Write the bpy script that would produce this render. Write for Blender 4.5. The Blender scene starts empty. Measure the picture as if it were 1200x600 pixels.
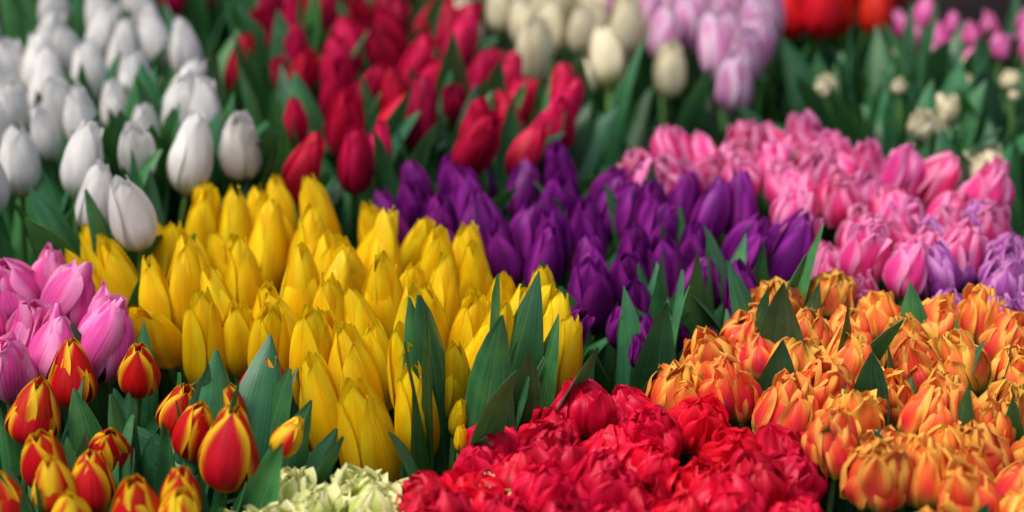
import bpy, math, random
from mathutils import Vector, Quaternion, noise
random.seed(7)
sc=bpy.context.scene
col=sc.collection
# ---------------------------------------------------------------- curves
def cr(ctrl,x):
    n=len(ctrl)
    if x<=ctrl[0][0]: return ctrl[0][1]
    if x>=ctrl[-1][0]: return ctrl[-1][1]
    for i in range(n-1):
        if ctrl[i][0]<=x<=ctrl[i+1][0]:
            x0,y0=ctrl[i];x1,y1=ctrl[i+1]
            t=(x-x0)/(x1-x0)
            def sl(j):
                if j==0: return (ctrl[1][1]-ctrl[0][1])/(ctrl[1][0]-ctrl[0][0])
                if j==n-1: return (ctrl[-1][1]-ctrl[-2][1])/(ctrl[-1][0]-ctrl[-2][0])
                return (ctrl[j+1][1]-ctrl[j-1][1])/(ctrl[j+1][0]-ctrl[j-1][0])
            m0=sl(i)*(x1-x0);m1=sl(i+1)*(x1-x0)
            return (2*t**3-3*t*t+1)*y0+(t**3-2*t*t+t)*m0+(-2*t**3+3*t*t)*y1+(t**3-t*t)*m1
BUD=[(0,.16),(.06,.52),(.16,.82),(.32,1.0),(.5,.97),(.7,.8),(.87,.51),(1,.2)]
EGG=[(0,.16),(.07,.56),(.2,.88),(.36,1.0),(.55,.92),(.75,.69),(.9,.42),(1,.2)]
CUP=[(0,.16),(.08,.6),(.22,.88),(.42,1.0),(.65,.98),(.85,.85),(1,.7)]
BOWL=[(0,.16),(.07,.6),(.2,.9),(.42,1.02),(.65,.97),(.85,.78),(1,.5)]
HWP=[(0,.16),(.12,.6),(.35,.95),(.55,1.0),(.72,.82),(.86,.48),(.95,.2),(1,.03)]
HWM=[(0,.2),(.15,.6),(.4,.92),(.6,1.0),(.78,.85),(.9,.55),(.97,.25),(1,.06)]
HWR=[(0,.2),(.2,.6),(.45,.92),(.68,1.0),(.84,.85),(.95,.5),(1,.18)]
def petal(H,R,phi,k=1.0,opening=0.0,width=1.05,hw=HWP,frill=0.0,edge=0.08,tipcurl=0.0,seed=0,nu=10,nv=13,zs=1.0,rib=.035,bud=BUD,wob=.07,fine=1.0):
    rnd=random.Random(seed)
    off=Vector((rnd.random()*50,rnd.random()*50,rnd.random()*50))
    V=[];F=[];UV=[]
    skew=rnd.uniform(-.18,.18)
    for i in range(nv+1):
        s=i/nv
        s=s**.92
        r=R*k*cr(bud,s)+R*opening*s*s
        h=R*width*cr(hw,s)
        for j in range(nu+1):
            w=-1+2*j/nu
            ang=min(h/max(r,R*.3),1.35)*w
            n1=noise.noise(off+Vector((w*1.3,s*2.2,0)))
            n2=noise.noise(off+Vector((w*1.8,s*2.4,7)))
            n3=noise.noise(off+Vector((w*5,s*3,17)))*fine
            ee=abs(w)**2.5
            rr=r+R*(edge*ee*s + wob*n1 + rib*math.exp(-(w/.16)**2)*(1-s*.3) + frill*.45*n2*(ee*.8+s*s*.6)+frill*.25*n3*max(ee,s**4))
            rr+=R*tipcurl*max(0,(s-.75)/.25)**2
            z=H*zs*(s+ frill*.10*n3*s**3 + .012*n2*s - (1-math.cos(ang*.6))*.04*s)
            a=phi+ang+skew*s*s+frill*.12*n2*ee
            V.append((rr*math.cos(a),rr*math.sin(a),z))
            UV.append((j/nu,s))
    for i in range(nv):
        for j in range(nu):
            a=i*(nu+1)+j
            F.append((a,a+1,a+nu+2,a+nu+1))
    return V,F,UV
def mesh_from(name,parts,mats):
    V=[];F=[];UV=[];MI=[]
    for (v,f,uv,mi) in parts:
        b=len(V);V+=v;UV+=uv
        for q in f:
            F.append(tuple(b+x for x in q));MI.append(mi)
    me=bpy.data.meshes.new(name)
    me.from_pydata(V,[],F)
    ul=me.uv_layers.new(name="UVMap")
    for p in me.polygons:
        p.use_smooth=True;p.material_index=MI[p.index]
        for li in p.loop_indices: ul.data[li].uv=UV[me.loops[li].vertex_index]
    for m in mats: me.materials.append(m)
    me.update()
    return me
# ---------------------------------------------------------------- materials
def newmat(name):
    m=bpy.data.materials.new(name);m.use_nodes=True
    nt=m.node_tree
    for n in list(nt.nodes): nt.nodes.remove(n)
    return m,nt
def N(nt,t,**kw):
    n=nt.nodes.new(t)
    for k,v in kw.items(): setattr(n,k,v)
    return n
def mixc(nt,fac,a,b,blend='MIX'):
    n=N(nt,'ShaderNodeMix',data_type='RGBA',blend_type=blend)
    L=nt.links
    for sock,val in ((n.inputs[0],fac),(n.inputs[6],a),(n.inputs[7],b)):
        if isinstance(val,bpy.types.NodeSocket): L.new(val,sock)
        elif isinstance(val,(int,float)): sock.default_value=val
        else: sock.default_value=(*val,1)
    return n.outputs[2]
def rng(nt,val,a,b,c=0.,d=1.,smooth=True):
    n=N(nt,'ShaderNodeMapRange')
    if smooth: n.interpolation_type='SMOOTHSTEP'
    nt.links.new(val,n.inputs[0])
    for i,x in enumerate((a,b,c,d)): n.inputs[i+1].default_value=x
    return n.outputs[0]
def petalmat(name,main,dark,base,base_h=.25,edgecol=None,edge_lo=.45,edge_hi=.95,edge_n=.5,flame=None,flame_amt=.5,transl=.32,rough=.45,var=.25,huev=.006,streak=26):
    m,nt=newmat(name);L=nt.links
    uv=N(nt,'ShaderNodeUVMap');sep=N(nt,'ShaderNodeSeparateXYZ');L.new(uv.outputs[0],sep.inputs[0])
    oi=N(nt,'ShaderNodeObjectInfo')
    mp=N(nt,'ShaderNodeMapping');L.new(uv.outputs[0],mp.inputs[0]);mp.inputs[3].default_value=(streak,1.6,1)
    no=N(nt,'ShaderNodeTexNoise',noise_dimensions='4D');L.new(mp.outputs[0],no.inputs['Vector'])
    mw=N(nt,'ShaderNodeMath',operation='MULTIPLY');L.new(oi.outputs['Random'],mw.inputs[0]);mw.inputs[1].default_value=37
    L.new(mw.outputs[0],no.inputs['W']);no.inputs['Scale'].default_value=1;no.inputs['Detail'].default_value=3
    mp2=N(nt,'ShaderNodeMapping');L.new(uv.outputs[0],mp2.inputs[0]);mp2.inputs[3].default_value=(2.2,2.0,1)
    n2=N(nt,'ShaderNodeTexNoise',noise_dimensions='4D');L.new(mp2.outputs[0],n2.inputs['Vector']);L.new(mw.outputs[0],n2.inputs['W']);n2.inputs['Scale'].default_value=1.2
    st=rng(nt,no.outputs[0],.35,.68)
    c=mixc(nt,st,dark,main)
    a1=N(nt,'ShaderNodeMath',operation='MULTIPLY_ADD');L.new(sep.outputs[0],a1.inputs[0]);a1.inputs[1].default_value=2;a1.inputs[2].default_value=-1
    a2=N(nt,'ShaderNodeMath',operation='ABSOLUTE');L.new(a1.outputs[0],a2.inputs[0])
    if flame:
        f1=rng(nt,a2.outputs[0],.75,.0)
        f2=rng(nt,sep.outputs[1],1.0,.35)
        f=N(nt,'ShaderNodeMath',operation='MULTIPLY');L.new(f1,f.inputs[0]);L.new(f2,f.inputs[1])
        f3=N(nt,'ShaderNodeMath',operation='MULTIPLY');L.new(f.outputs[0],f3.inputs[0]);f3.inputs[1].default_value=flame_amt*2
        f4=N(nt,'ShaderNodeMath',operation='MULTIPLY',use_clamp=True);L.new(f3.outputs[0],f4.inputs[0]);L.new(n2.outputs[0],f4.inputs[1])
        c=mixc(nt,f4.outputs[0],c,flame)
    if edgecol:
        e1=N(nt,'ShaderNodeMath',operation='POWER');L.new(sep.outputs[1],e1.inputs[0]);e1.inputs[1].default_value=3.0
        e2=N(nt,'ShaderNodeMath',operation='MULTIPLY_ADD');L.new(e1.outputs[0],e2.inputs[0]);e2.inputs[1].default_value=.55;L.new(a2.outputs[0],e2.inputs[2])
        e3=N(nt,'ShaderNodeMath',operation='MULTIPLY_ADD');L.new(no.outputs[0],e3.inputs[0]);e3.inputs[1].default_value=edge_n;L.new(e2.outputs[0],e3.inputs[2])
        c=mixc(nt,rng(nt,e3.outputs[0],edge_lo+edge_n*.5,edge_hi+edge_n*.5),c,edgecol)
    b=rng(nt,sep.outputs[1],base_h,.02)
    c=mixc(nt,b,c,base)
    hs=N(nt,'ShaderNodeHueSaturation');L.new(c,hs.inputs['Color'])
    L.new(rng(nt,oi.outputs['Random'],0,1,.5-huev,.5+huev,False),hs.inputs['Hue'])
    wn=N(nt,'ShaderNodeTexWhiteNoise',noise_dimensions='1D');L.new(oi.outputs['Random'],wn.inputs['W'])
    vv=rng(nt,wn.outputs[0],0,1,1-var,1+var*.35,False)
    v2=N(nt,'ShaderNodeMath',operation='MULTIPLY');L.new(vv,v2.inputs[0]);L.new(rng(nt,n2.outputs[0],.3,.7,.86,1.08),v2.inputs[1])
    L.new(v2.outputs[0],hs.inputs['Value'])
    p=N(nt,'ShaderNodeBsdfPrincipled');L.new(hs.outputs[0],p.inputs['Base Color']);p.inputs['Roughness'].default_value=rough
    p.inputs['Specular IOR Level'].default_value=.25
    bp=N(nt,'ShaderNodeBump');L.new(no.outputs[0],bp.inputs['Height']);bp.inputs['Strength'].default_value=.35;bp.inputs['Distance'].default_value=.0012
    L.new(bp.outputs[0],p.inputs['Normal'])
    tr=N(nt,'ShaderNodeBsdfTranslucent');L.new(hs.outputs[0],tr.inputs[0])
    mx=N(nt,'ShaderNodeMixShader');mx.inputs[0].default_value=transl
    L.new(p.outputs[0],mx.inputs[1]);L.new(tr.outputs[0],mx.inputs[2])
    o=N(nt,'ShaderNodeOutputMaterial');L.new(mx.outputs[0],o.inputs[0])
    return m
def leafmat(name,c1,c2,rib,transl=.2,rough=.38):
    m,nt=newmat(name);L=nt.links
    uv=N(nt,'ShaderNodeUVMap');sep=N(nt,'ShaderNodeSeparateXYZ');L.new(uv.outputs[0],sep.inputs[0])
    oi=N(nt,'ShaderNodeObjectInfo')
    mp=N(nt,'ShaderNodeMapping');L.new(uv.outputs[0],mp.inputs[0]);mp.inputs[3].default_value=(30,.9,1)
    no=N(nt,'ShaderNodeTexNoise',noise_dimensions='4D');L.new(mp.outputs[0],no.inputs['Vector'])
    mw=N(nt,'ShaderNodeMath',operation='MULTIPLY');L.new(oi.outputs['Random'],mw.inputs[0]);mw.inputs[1].default_value=23
    L.new(mw.outputs[0],no.inputs['W']);no.inputs['Scale'].default_value=1;no.inputs['Detail'].default_value=2
    tc=N(nt,'ShaderNodeTexCoord')
    n2=N(nt,'ShaderNodeTexNoise');L.new(tc.outputs['Object'],n2.inputs['Vector']);n2.inputs['Scale'].default_value=14
    c=mixc(nt,rng(nt,no.outputs[0],.35,.65),c1,c2)
    c=mixc(nt,rng(nt,n2.outputs[0],.4,.75,0,.45),c,(c2[0]*1.5,c2[1]*1.35,c2[2]*.9))
    a1=N(nt,'ShaderNodeMath',operation='MULTIPLY_ADD');L.new(sep.outputs[0],a1.inputs[0]);a1.inputs[1].default_value=2;a1.inputs[2].default_value=-1
    a2=N(nt,'ShaderNodeMath',operation='ABSOLUTE');L.new(a1.outputs[0],a2.inputs[0])
    c=mixc(nt,rng(nt,a2.outputs[0],.07,.0,0,.4),c,rib)
    c=mixc(nt,rng(nt,a2.outputs[0],.94,1,0,.4),c,rib)
    hs=N(nt,'ShaderNodeHueSaturation');L.new(c,hs.inputs['Color'])
    L.new(rng(nt,oi.outputs['Random'],0,1,.475,.525,False),hs.inputs['Hue'])
    wn=N(nt,'ShaderNodeTexWhiteNoise',noise_dimensions='1D');L.new(oi.outputs['Random'],wn.inputs['W'])
    L.new(rng(nt,wn.outputs[0],0,1,.5,1.3,False),hs.inputs['Value'])
    p=N(nt,'ShaderNodeBsdfPrincipled');L.new(hs.outputs[0],p.inputs['Base Color']);p.inputs['Roughness'].default_value=rough
    p.inputs['Specular IOR Level'].default_value=.45
    bp=N(nt,'ShaderNodeBump');L.new(no.outputs[0],bp.inputs['Height']);bp.inputs['Strength'].default_value=.4;bp.inputs['Distance'].default_value=.001
    L.new(bp.outputs[0],p.inputs['Normal'])
    tr=N(nt,'ShaderNodeBsdfTranslucent');h2=mixc(nt,.5,hs.outputs[0],(.09,.24,.02));L.new(h2,tr.inputs[0])
    mx=N(nt,'ShaderNodeMixShader');mx.inputs[0].default_value=transl
    L.new(p.outputs[0],mx.inputs[1]);L.new(tr.outputs[0],mx.inputs[2])
    o=N(nt,'ShaderNodeOutputMaterial');L.new(mx.outputs[0],o.inputs[0])
    return m
LEAF=leafmat("leaf_green",(.022,.105,.042),(.045,.18,.062),(.13,.28,.1))
STEM=leafmat("stem_green",(.07,.18,.05),(.12,.27,.07),(.16,.3,.09),.1,.45)
M={}
M['yellow']=petalmat("petal_yellow",(.95,.62,.004),(.88,.49,.002),(.66,.6,.03),.2,edgecol=(.95,.70,.01),var=.12,huev=.006)
M['white']=petalmat("petal_white",(.88,.85,.82),(.78,.75,.71),(.5,.55,.3),.3,var=.07,huev=.0)
M['crimson']=petalmat("petal_crimson",(.66,.004,.055),(.38,.002,.028),(.3,.03,.02),.12,edgecol=(.76,.01,.085),var=.4)
M['cream']=petalmat("petal_cream",(.9,.83,.6),(.82,.73,.47),(.55,.55,.2),.3,var=.1,huev=.004)
M['lilac']=petalmat("petal_lilac",(.84,.42,.66),(.7,.24,.5),(.8,.65,.6),.2,edgecol=(.9,.68,.8),var=.12)
M['purple']=petalmat("petal_purple",(.22,.010,.23),(.09,.003,.1),(.18,.02,.12),.15,edgecol=(.33,.022,.31),var=.35,huev=.015,rough=.34)
M['pink']=petalmat("petal_pink",(.96,.11,.42),(.88,.05,.28),(.9,.4,.45),.2,edgecol=(.97,.34,.6),flame=(.86,.025,.22),flame_amt=.5,transl=.42,var=.15,huev=.012)
M['magenta']=petalmat("petal_magenta",(.86,.12,.44),(.72,.06,.32),(.8,.45,.45),.2,edgecol=(.92,.32,.6),var=.14)
M['redyellow']=petalmat("petal_red_yellow",(.72,.015,.006),(.5,.006,.004),(.85,.5,.01),.16,edgecol=(.95,.6,.015),edge_lo=.66,edge_hi=1.15,edge_n=.2,var=.1)
M['yellowred']=petalmat("petal_yellow_with_red_flame",(.8,.04,.008),(.6,.015,.004),(.9,.6,.02),.25,edgecol=(.95,.66,.02),edge_lo=.2,edge_hi=.9,edge_n=.3,var=.08)
M['orange']=petalmat("petal_orange",(.95,.25,.05),(.9,.13,.03),(.52,.56,.07),.48,edgecol=(.97,.48,.08),edge_lo=.6,edge_hi=1.1,flame=(.85,.05,.04),flame_amt=1.3,var=.16,huev=.018)
M['red']=petalmat("petal_red",(.76,.003,.035),(.5,.001,.016),(.6,.02,.03),.1,edgecol=(.88,.012,.06),var=.22,huev=.004,rough=.36,transl=.36)
M['frill']=petalmat("petal_pale_green",(.78,.79,.25),(.58,.7,.14),(.3,.5,.08),.4,edgecol=(.88,.86,.42),var=.12)
M['violet']=petalmat("petal_violet",(.5,.11,.48),(.34,.045,.34),(.5,.25,.45),.2,edgecol=(.68,.26,.6),var=.2,huev=.015)
M['scarlet']=petalmat("petal_scarlet",(.82,.015,.01),(.62,.006,.005),(.6,.1,.02),.2,var=.2)
# ---------------------------------------------------------------- head shapes
def single(H,R,n,opening=0.,width=1.05,tip=HWP,**kw):
    out=[]
    for v in range(n):
        rnd=random.Random(100+v+int(H*9999))
        ps=[]
        op=opening+rnd.uniform(-.08,.16);ph=rnd.random()*6
        for i in range(3):
            ps.append(petal(H,R,ph+i*2.094+rnd.uniform(-.1,.1),.9,op*.6,width,tip,seed=rnd.random()*999,zs=1.02+rnd.uniform(-.03,.02),**kw))
        for i in range(3):
            ps.append(petal(H,R,ph+1.047+i*2.094+rnd.uniform(-.15,.15),1.03,op+rnd.uniform(-.02,.14),width*rnd.uniform(.9,1.08),tip,seed=rnd.random()*999,zs=.95+rnd.uniform(-.07,.04),tipcurl=rnd.uniform(-.05,.25),**kw))
        out.append(ps)
    return out
def double(H,R,n,layers,frill,width=.85,tip=HWR,bud=CUP,wob=.12,**kw):
    out=[]
    for v in range(n):
        rnd=random.Random(500+v+int(R*9999))
        ps=[]
        for li,(cnt,k,op,zs) in enumerate(layers):
            for i in range(cnt):
                ps.append(petal(H,R,rnd.uniform(-.3,.3)+i*6.283/cnt+li*.6,k*rnd.uniform(.88,1.1),op+rnd.uniform(-.14,.2),width*rnd.uniform(.78,1.12),tip,frill=frill,seed=rnd.random()*999,zs=zs*rnd.uniform(.84,1.07),tipcurl=rnd.uniform(-.3,.2),nu=11,nv=11,wob=wob,edge=rnd.uniform(-.15,.1),bud=bud,**kw))
        out.append(ps)
    return out
DL=[(4,.28,-.02,.92),(5,.52,-.0,1.0),(5,.78,.05,1.0),(6,1.0,.1,.84)]
DLo=[(4,.25,.0,.88),(5,.5,.0,1.0),(6,.78,.08,.98),(7,1.0,.18,.82)]
# ---------------------------------------------------------------- leaf and stem prototypes
def leafmesh(name,seed,bend,fold,twist,wid):
    off=Vector((seed*3.1,seed*1.7,0))
    nv,nu=16,6;V=[];F=[];UV=[]
    x=0;z=0;ang=.06
    pts=[]
    for i in range(nv+1):
        s=i/nv;pts.append((x,z,ang))
        ang=.05+bend*(s**2.2)
        x+=math.sin(ang)/nv;z+=math.cos(ang)/nv
    for i in range(nv+1):
        s=i/nv;px,pz,a=pts[i]
        w=wid*cr([(0,.28),(.15,.55),(.4,.95),(.6,1.03),(.8,.78),(.93,.36),(1,.02)],s)
        fo=fold*(1-.4*s);tw=twist*s*s
        for j in range(nu+1):
            q=-1+2*j/nu
            lx=-(1-math.cos(q*fo))*w/max(fo,.2)
            ly=math.sin(q*fo)*w/max(fo,.2)
            n1=noise.noise(off+Vector((q*1.2,s*4.5,3)))*.018*abs(q)
            cx=lx*math.cos(tw)-ly*math.sin(tw);cy=lx*math.sin(tw)+ly*math.cos(tw)
            cx=-cx+n1
            V.append((px+cx*math.cos(a),cy,pz-cx*math.sin(a)));UV.append((j/nu,s))
    for i in range(nv):
        for j in range(nu):
            a=i*(nu+1)+j;F.append((a,a+1,a+nu+2,a+nu+1))
    return mesh_from(name,[(V,F,UV,0)],[LEAF])
LEAVES=[leafmesh("leaf_blade",i,b,f,t,w) for i,(b,f,t,w) in enumerate([(.4,.9,.3,.097),(.7,1.1,-.5,.088),(.2,1.3,.6,.078),(.9,.8,-.3,.098),(.1,1.1,-.8,.088),(.6,.8,.9,.09),(1.3,.9,.3,.092)])]
UPRIGHT=[LEAVES[i] for i in (0,2,4,5)]
def stemmesh(seed):
    rnd=random.Random(seed);V=[];F=[];UV=[];n=8;m=6
    ax=rnd.uniform(-.008,.008);ay=rnd.uniform(-.008,.008)
    for i in range(m+1):
        s=i/m;b=math.sin(s*math.pi)
        for j in range(n+1):
            a=j/n*6.2832;r=.0036*(1.15-.25*s)
            V.append((ax*b+r*math.cos(a),ay*b+r*math.sin(a),s));UV.append((j/n*.5+.2,s))
    for i in range(m):
        for j in range(n):
            a=i*(n+1)+j;F.append((a,a+1,a+n+2,a+n+1))
    return mesh_from("stem_tube",[(V,F,UV,0)],[STEM])
STEMS=[stemmesh(i) for i in range(4)]
def receptacle(R):
    V=[];F=[];UV=[];n=10;prof=[(.0,-.002),(.16,-.001),(.26,.003),(.2,.008),(.1,.012),(.11,.028),(.14,.031),(0.0,.033)]
    for i,(r,z) in enumerate(prof):
        for j in range(n):
            a=j/n*6.2832;V.append((r*R*math.cos(a),r*R*math.sin(a),z));UV.append((.3,i/7))
    for i in range(len(prof)-1):
        for j in range(n):
            F.append((i*n+j,i*n+(j+1)%n,(i+1)*n+(j+1)%n,(i+1)*n+j))
    return V,F,UV
# ---------------------------------------------------------------- kinds
class K: pass
KD={}
def kind(key,name,label,H,shapes,R,separate,extra,nleaf,group,mat=None):
    k=K();k.name=name;k.label=label;k.H=H;k.R=R;k.sep=separate;k.extra=extra;k.nleaf=nleaf;k.group=group
    k.var=[];mt=M[mat or key]
    if separate:
        k.rec=mesh_from(name+"_receptacle",[(*receptacle(R),0)],[STEM])
    for ps in shapes:
        if separate: k.var.append([mesh_from(name+"_petal",[(*p,0)],[mt]) for p in ps])
        else: k.var.append(mesh_from(name+"_flower_head",[(*receptacle(R),1)]+[(*p,0) for p in ps],[mt,STEM]))
    KD[key]=k
kind('yellow','yellow_tulip','yellow tulip with a tall closed bud in a packed bunch',.097,single(.097,.0183,8,.0),.0183,True,-.02,2,'yellow tulips in a bunch')
kind('white','white_tulip','white tulip with a closed egg-shaped bud above green leaves',.078,single(.078,.0188,6,.02,1.02,bud=EGG,edge=.1),.0188,True,.045,4,'white tulips in a bunch')
kind('crimson','crimson_tulip','dark crimson tulip bud among dark green leaves',.078,single(.078,.0175,6,.05),.0175,False,.06,3,'crimson tulips in a bunch')
kind('cream','cream_tulip','creamy white tulip with closed bud in a bunch',.076,single(.076,.0188,5,.14),.0188,False,.035,2,'cream tulips in a bunch')
kind('lilac','lilac_tulip','pale lilac pink tulip with upright petals',.078,single(.078,.019,4,.24),.019,False,.01,2,'pale lilac tulips in a bunch')
kind('purple','purple_tulip','deep purple tulip with pointed closed petals',.078,single(.078,.0182,6,.08),.0182,True,.035,2,'purple tulips in a bunch')
kind('pink','pink_tulip','bright pink double tulip in a crowded bunch',.066,double(.066,.0215,7,[(3,.35,.05,.95),(4,.65,.2,1),(5,1,.42,.93)],.8,.78,HWM,EGG,.14,fine=.6),.0215,False,.01,1,'pink double tulips in a bunch')
kind('magenta','magenta_tulip','magenta pink tulip with broad smooth petals',.072,double(.072,.0245,5,[(3,.5,0,1),(3,.8,.05,1),(4,1.02,.12,.9)],.35,1.0,HWR,EGG,.1,fine=.5),.0245,False,-.01,2,'magenta pink tulips in a bunch')
kind('smallmagenta','magenta_tulip','small magenta tulip at the back of the stall',.045,double(.045,.015,3,[(3,.5,0,1),(3,.8,.05,1),(4,1.02,.12,.9)],.35,1.0,HWR,EGG,.1,fine=.5),.015,False,.02,2,'small magenta tulips at the back','magenta')
ry=single(.057,.0190,6,.0,bud=EGG,edge=.07)
kind('redyellow','red_and_yellow_tulip','red tulip with yellow petal edges among broad leaves',.057,ry,.0190,True,.03,5,'red and yellow tulips in a bunch')
kind('yellowred','red_and_yellow_tulip','mostly yellow tulip with red flames among broad leaves',.057,ry,.0190,True,.03,5,'red and yellow tulips in a bunch')
kind('orange','orange_tulip','orange double tulip with ruffled salmon streaked petals',.056,double(.056,.024,9,DL,.85,.66,HWM,BOWL,fine=.4),.024,False,.03,2,'orange double tulips in a bunch')
kind('red','red_tulip','bright red double tulip with ruffled petals',.05,double(.05,.026,8,DLo,.7,.66,HWR,BOWL,fine=.35),.026,False,-.01,1,'red double tulips in a bunch')
kind('frill','pale_green_tulip','pale creamy green tulip with frilled petals',.045,double(.045,.024,5,DLo,.8,.62,HWR,fine=.6),.024,False,-.01,1,'frilled pale green tulips in a bunch')
kind('violet','violet_tulip','violet double tulip beside the orange tulips',.055,double(.055,.022,4,DL,.6,.75,HWM,BOWL,fine=.5),.022,False,-.0,1,'violet double tulips in a bunch')
kind('scarlet','scarlet_tulip','scarlet tulip at the back of the stall',.064,single(.064,.021,4,.15),.021,False,-.01,2,'scarlet tulips in a bunch')
kind('smallwhite','small_white_tulip','small pale tulip bud half hidden in green foliage',.035,double(.035,.015,4,DLo,.7,.8,HWR,CUP),.015,False,.06,5,'small white tulips in leafy bunches','cream')
# ---------------------------------------------------------------- one tulip
def tulip(kd,x,y,z,scale,lx,ly,extra,nleaf,rnd,leafy):
    """x,y,z = middle of the flower head in metres; lx,ly lean in degrees"""
    d=Vector((math.tan(math.radians(lx)),-math.tan(math.radians(ly)),1)).normalized()
    H=kd.H*scale
    tgt=Vector((x,y,z))-d*H*.5
    h=tgt.z/d.z
    base=tgt-d*h
    spin=rnd.random()*6.283
    q=Vector((0,0,1)).rotation_difference(d)@Quaternion((0,0,1),spin)
    e=bpy.data.objects.new(kd.name,None);e.empty_display_size=.02
    e.location=base;e.rotation_mode='QUATERNION';e.rotation_quaternion=q
    e["label"]=kd.label;e["category"]="tulip";e["group"]=kd.group
    col.objects.link(e)
    s=bpy.data.objects.new("stem",rnd.choice(STEMS));s.parent=e;s.scale=(1,1,h);col.objects.link(s)
    v=rnd.choice(kd.var)
    f=bpy.data.objects.new("flower_head",kd.rec if kd.sep else v)
    f.parent=e;f.location=(0,0,h);f.scale=(scale,scale,scale*rnd.uniform(.9,1.1))
    f.rotation_euler=(rnd.gauss(0,.12),rnd.gauss(0,.12),rnd.random()*6.28)
    col.objects.link(f)
    if kd.sep:
        for pm in v:
            p=bpy.data.objects.new("petal",pm);p.parent=f;col.objects.link(p)
    a0=rnd.random()*6.28
    for i in range(nleaf):
        at=h*rnd.uniform(.35,.55)
        Ln=(h-at)+extra+rnd.uniform(-.035,.035)
        lf=bpy.data.objects.new("leaf",rnd.choice(UPRIGHT if leafy else LEAVES));lf.parent=e
        lf.location=(0,0,at);wsc=max(Ln,.2)*rnd.uniform(.7,1.15)
        tilt=rnd.uniform(.0,.13) if leafy else rnd.uniform(0,.24)
        lf.scale=(wsc,wsc,Ln);lf.rotation_euler=(0,tilt,a0+i*6.28/nleaf+rnd.uniform(-.5,.5))
        col.objects.link(lf)
# ---------------------------------------------------------------- layout: plan of the stall in millimetres (x,y[,size,lean,leaf rise])
def inside(p,poly):
    x,y=p;c=False;n=len(poly)
    for i in range(n):
        x1,y1=poly[i];x2,y2=poly[(i+1)%n]
        if (y1>y)!=(y2>y) and x<(x2-x1)*(y-y1)/(y2-y1)+x1: c=not c
    return c
def bunch(key,z0,poly,heroes,spacing,dome=.0,fan=12.,seed=1,jz=.01,extra=None,jl=5,sc=(.92,1.08),front=.0,lean0=0):
    kd=KD[key];rnd=random.Random(seed)
    pw=[tuple(float(q)/1000 for q in a.split(',')) for a in poly.split('|')] if poly else []
    hs=[[float(q) for q in a.split(',')] for a in heroes.split('|')] if heroes else []
    pts=[(h[0]/1000,h[1]/1000)+tuple(h[2:])+(1.,None,None)[len(h)-2:] for h in hs]
    if pw:
        xs=[p[0] for p in pw];ys=[p[1] for p in pw]
        for _ in range(5000):
            p=(rnd.uniform(min(xs),max(xs)),rnd.uniform(min(ys),max(ys)))
            if not inside(p,pw): continue
            if any((p[0]-a[0])**2+(p[1]-a[1])**2<spacing**2 for a in pts): continue
            pts.append((p[0],p[1],rnd.uniform(*sc),None,None))
    cx=sum(p[0] for p in pts)/len(pts);cy=sum(p[1] for p in pts)/len(pts)
    rx=max(abs(p[0]-cx) for p in pts)+.01;ry=max(abs(p[1]-cy) for p in pts)+.01
    for (x,y,s,lean,ex) in pts:
        qx=(x-cx)/rx;qy=(y-cy)/ry
        z=z0-dome*(qx*qx+qy*qy)*.5+rnd.uniform(-jz,jz)
        lx=qx*fan+rnd.gauss(0,jl)+lean0 if lean is None else lean+rnd.gauss(0,2)
        ly=-qy*fan*.25+rnd.gauss(0,jl)
        e2=kd.extra if extra is None else extra
        nl=kd.nleaf
        if ex is not None: e2=ex;nl+=2
        elif front and qy<-.45: e2+=front
        tulip(kd,x,y,z,s,lx,ly,e2,nl,rnd,ex is not None)
bunch('white',.49,'-591,2090|-586,2428|-484,2464|-383,2263|-342,2011|-434,2011|-519,1937|-533,1846','-290,1986,1.2,3|-364,1797,1.15,4|-423,1835,1.05,-2|-453,1902,1.05,0|-514,1937,1.1,4|-402,1949,1,-8|-373,2063,1.1,10|-336,1937,1.15,10|-465,2263,1.1,4|-493,2188,1.1,-3|-533,2131,1.1,-4|-559,2063,1.05,0|-466,2024,1,0|-380,2174,1.05,8|-587,2218,1.1,0|-562,2218,1.1,-5|-536,2263|-440,2080,.85,0,.06|-500,2010,.85,0,.06|-400,2020,.85,5,.06|-330,2050,.9,10,.06',.06,0,8,11,jz=.01,jl=9,sc=(1.,1.15))
bunch('white',.47,'','-656,2641|-570,2682|-673,2420|-487,2682|-433,2723|-626,2723',.06,0,5,12,extra=.09)
bunch('crimson',.45,'-344,2667|-95,2667|-43,2379|51,2225|76,2061|0,2024|-77,2087|-194,2114|-322,2379','-227,1999,1.15,28|-168,2011,1.1,10|-193,2168,1.1,15|-121,2315,1.15,12|-169,2254,1.1|-98,2141,1.1,15|-133,2154|-346,2331,1,0|-278,2480|-319,2552|-239,2480|-37,2315,1.15,22|-10,2254,1.1,20|-64,2379,1.1,20|56,2225,1,0|58,2114,0.95,10|19,2049,0.95,30|-113,2516,1.1,10|-194,2552|-270,2300,.9,0,.08|-60,2200,.9,0,.08|-250,2150,.8,0,.08|0,2150,.8,0,.07|-150,2080,.8,5,.06|-290,2400,.8,0,.09',.05,0,8,13,jl=14,lean0=12,sc=(1.,1.2))
bunch('crimson',.45,'-535,2973|-104,2973|-100,2834|-513,2834','-421,2667|-468,2627',.08,0,6,14,extra=.09)
bunch('cream',.45,'-68,2552|120,2707|185,2589|176,2446|-44,2463','123,2363,1.15,2|27,2347,1.2,-3|192,2284,1,3|13,2480|61,2480|158,2516|-61,2480|-23,2552|93,2446|90,2270,.6,0,.07',.05,0,8,15,jl=11,sc=(1.,1.15))
bunch('lilac',.45,'122,2748|395,2791|342,2412|294,2315|239,2412|138,2570','304,2412,1.15,5|270,2284,1.1,3|248,2516|268,2429|338,2516|192,2446|-6,2627|47,2647',.046,0,8,16,jl=9,sc=(1.,1.15))
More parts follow.
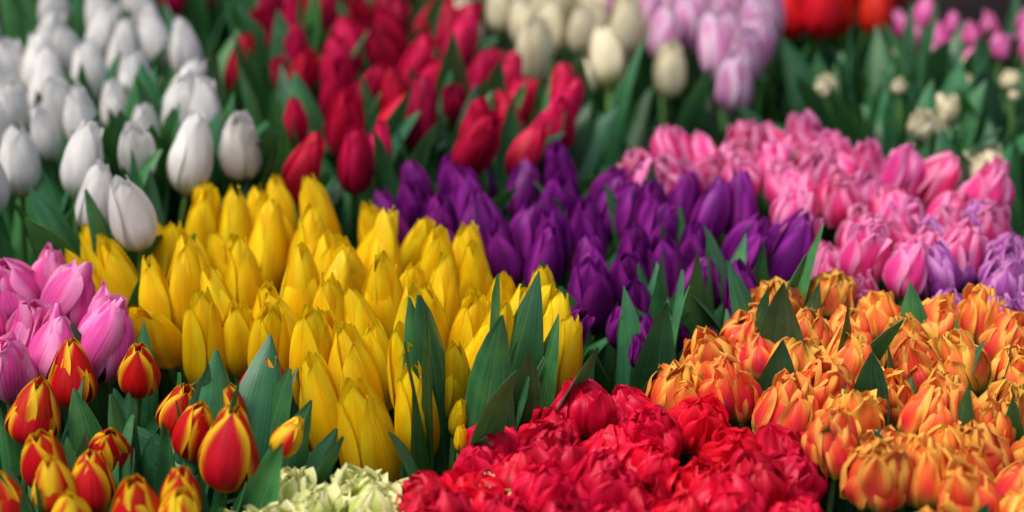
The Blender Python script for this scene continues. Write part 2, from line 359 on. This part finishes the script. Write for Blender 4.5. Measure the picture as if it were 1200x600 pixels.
bunch('scarlet',.45,'340,2764|564,2827|515,2520|376,2510','',.045,0,8,17,jl=9,sc=(1.,1.15))
bunch('purple',.42,'-136,1941|-105,2059|-39,2085|95,2047|150,2023|277,1975|289,1854|232,1735|167,1745|83,1735|0,1803|-105,1854','-27,1941|13,1901,1.05|74,1764,1.18,0|-13,1834|-72,1914|-112,1975|-125,1875,1,-10|41,1975|80,1886|121,1834|159,1813|173,1745|184,1975|210,1930|254,1941|272,1827,1.1,5|233,1823|225,1732,.9,3,.05|123,1941|-38,2047|-68,2047|52,1663,1,30,.03|57,2059|99,2023|141,2023|128,1726,.85,0,.06|101,1690,.7,0,.07|198,1774,.9,5,.06|59,1952,1,0,.06|153,1919,1,0,.06|128,1663,.6,0,.07|162,1681,.6,0,.07|215,1700,.55,0,.09|190,1650,.5,0,.07|115,1625,.45,-5,.07|245,1770,.6,0,.07',.043,.02,10,18,front=.04,jl=9)
bunch('pink',.43,'138,2048|184,2098|271,2098|298,2165|348,2165|381,2060|439,2011|504,1964|511,1875|440,1790|377,1763|332,1743|288,1853|290,1941|223,1999|139,1987','147,2048|181,2060|211,2073|256,2048|310,2138,1.15|333,2125,1.1|295,1907|349,1941|387,2035|465,1952|493,1875|348,1792|381,1763|321,1812',.037,.01,14,19,jl=12,jz=.016)
bunch('yellow',.425,'-435,1823|-356,1897|-274,1952|-198,1919|-88,1875|-34,1803|33,1707|39,1619|0,1586|-76,1554|-129,1554|-185,1586|-251,1619|-318,1653|-403,1763','-405,1799,1,-20|-415,1763,.95,-25|-377,1763,.9,-10|-344,1711,.9,-8|-346,1813|-316,1779|-319,1881|-289,1875|-269,1916|-248,1925|-221,1854|-197,1886|-210,1725,1.2,0|-258,1744,1,0|-289,1645,1.1,-4|-268,1680|-220,1611,1,5|-177,1586,1.12,5|-165,1671,1.05,3|-153,1763,1,0|-146,1843|-96,1848,1,15|-80,1783,1,0|-66,1716|-113,1689,1.15,8|-86,1628,1.05,3|-138,1562,1.25,-4|-118,1490,1.3,0|-54,1578,1,5|-40,1653,1,10|-31,1767,1.05,0|-8,1725|10,1685|-8,1586,1.2,20|41,1628,1.1,8|21,1722,1,-5|43,1594,.9,3,.03|-84,1562,1,3|-160,1523,1,0|-78,1520,1,3|-48,1508,.4,5,.11|-14,1520,.4,8,.11|14,1530,.4,12,.1|-44,1470,.3,3,.1',.037,.02,12,20,jl=7)
bunch('magenta',.44,'-519,1732|-445,1732|-374,1659|-364,1607|-412,1574|-473,1542','-374,1616,1.15,15|-425,1695,1,10|-438,1624,1.1,0|-474,1713|-448,1558|-447,1742,.9|-489,1641',.046,.01,8,21)
bunch('redyellow',.43,'-429,1387|-441,1499|-342,1561|-222,1514|-190,1387|-227,1323|-331,1311|-411,1311','-391,1553,1.1,0|-411,1489,1.2,10|-295,1514,.95,5|-220,1537,1.15,12|-230,1413,1.25,12|-342,1459,1,0,.045|-389,1420,.95,-5|-245,1496,.9,8,.05|-264,1361,.9,10|-297,1345,1,0|-339,1387,1,10,.04|-402,1354,1,0|-331,1564,.95,8|-270,1450,.9,10,.05',.09,0,8,22)
bunch('yellowred',.43,'','-368,1375,.95,5,.03|-190,1440,.65,20,.06|-262,1335,1,8|-350,1335,.95,0',.08,0,8,29)
bunch('frill',.395,'-262,1380|-191,1417|-106,1412|-28,1408|0,1385|-15,1335|-275,1335','-60,1400|-95,1405|-130,1410',.036,.0,6,23)
bunch('red',.42,'-76,1377|-28,1430|-7,1502|76,1547|148,1502|217,1465|252,1403|247,1320|-80,1320','29,1487,1,-10|67,1517|105,1532|7,1410|-28,1383|86,1444|116,1465|186,1444|154,1403|231,1403|-69,1383,0.9,-15',.039,.01,14,24,jl=9)
bunch('orange',.43,'143,1545|196,1626|242,1679|295,1715|390,1697|483,1679|486,1593|417,1311|331,1311|277,1387|232,1470|184,1499','187,1529,1.05,-12|232,1499,1.05,-3|249,1577|247,1688|309,1644|296,1380,1.15,0|290,1470|388,1420,1.1,5|355,1470|405,1373|369,1626|402,1561|332,1387|275,1626,0.9,3,0.08|378,1593,1,0,0.06|268,1470,0.9,0,0.06|358,1413,0.9,0,0.05|330,1540,.9,0,.06|430,1500,.9,0,.06|225,1600,.9,-5,.06',.044,.0,8,25,jl=10)
bunch('violet',.425,'425,1850|470,1900|570,1900|505,1655|455,1655|418,1720','',.036,0,6,26)
bunch('smallwhite',.42,'347,2306|506,2432|677,2367|602,2059|439,2059|362,2190','551,2110,1.4,0|521,1999,1.2,0|500,2200,1.1,0|520,2230,1,0|480,2180,1,0',.066,0,8,27,jz=.02,sc=(.3,.8))
bunch('smallmagenta',.43,'520,2560|700,2576|680,2420|530,2420','',.036,0,6,28,sc=(.7,1.1))
# ---------------------------------------------------------------- ground
m,nt=newmat("dark_paving");L=nt.links
tc=N(nt,'ShaderNodeTexCoord');n1=N(nt,'ShaderNodeTexNoise');L.new(tc.outputs['Object'],n1.inputs[0]);n1.inputs['Scale'].default_value=5;n1.inputs['Detail'].default_value=6
c=mixc(nt,rng(nt,n1.outputs[0],.3,.7),(.005,.003,.003),(.016,.009,.009))
p=N(nt,'ShaderNodeBsdfPrincipled');L.new(c,p.inputs['Base Color']);p.inputs['Roughness'].default_value=.95;p.inputs['Specular IOR Level'].default_value=.1
bp=N(nt,'ShaderNodeBump');L.new(n1.outputs[0],bp.inputs['Height']);bp.inputs['Strength'].default_value=.4;L.new(bp.outputs[0],p.inputs['Normal'])
o=N(nt,'ShaderNodeOutputMaterial');L.new(p.outputs[0],o.inputs[0])
me=bpy.data.meshes.new("ground");me.from_pydata([(-60,-60,0),(60,-60,0),(60,60,0),(-60,60,0)],[],[(0,1,2,3)]);me.materials.append(m)
g=bpy.data.objects.new("ground",me);col.objects.link(g);g["kind"]="structure";g["label"]="dark paving under the flower stall";g["category"]="ground"
# ---------------------------------------------------------------- light
w=bpy.data.worlds.new("World");sc.world=w;w.use_nodes=True
nt=w.node_tree;bg=nt.nodes['Background'];sky=nt.nodes.new('ShaderNodeTexSky');sky.sky_type='NISHITA';sky.sun_disc=False
el=math.radians(66);az=math.radians(-115)
sky.sun_elevation=el;sky.sun_rotation=az;sky.air_density=1.0;sky.dust_density=3.0;sky.ozone_density=.5
nt.links.new(sky.outputs[0],bg.inputs[0]);bg.inputs[1].default_value=.14
sd=bpy.data.lights.new("sun","SUN");sd.energy=4.1;sd.angle=math.radians(45);sd.color=(1,.95,.89)
so=bpy.data.objects.new("sun",sd);col.objects.link(so)
dv=Vector((math.sin(az)*math.cos(el),math.cos(az)*math.cos(el),math.sin(el)))
so.rotation_mode='QUATERNION';so.rotation_quaternion=Vector((0,0,1)).rotation_difference(dv)
# ---------------------------------------------------------------- camera
cd=bpy.data.cameras.new("camera");cd.sensor_width=36;cd.lens=70;cd.clip_end=300
cd.dof.use_dof=True;cd.dof.focus_distance=1.75;cd.dof.aperture_fstop=2.5
co=bpy.data.objects.new("camera",cd);col.objects.link(co);co.location=(0,0,1.275);co.rotation_euler=(math.radians(65),0,0)
sc.camera=co
sc.view_settings.view_transform='Standard';sc.view_settings.look='None'
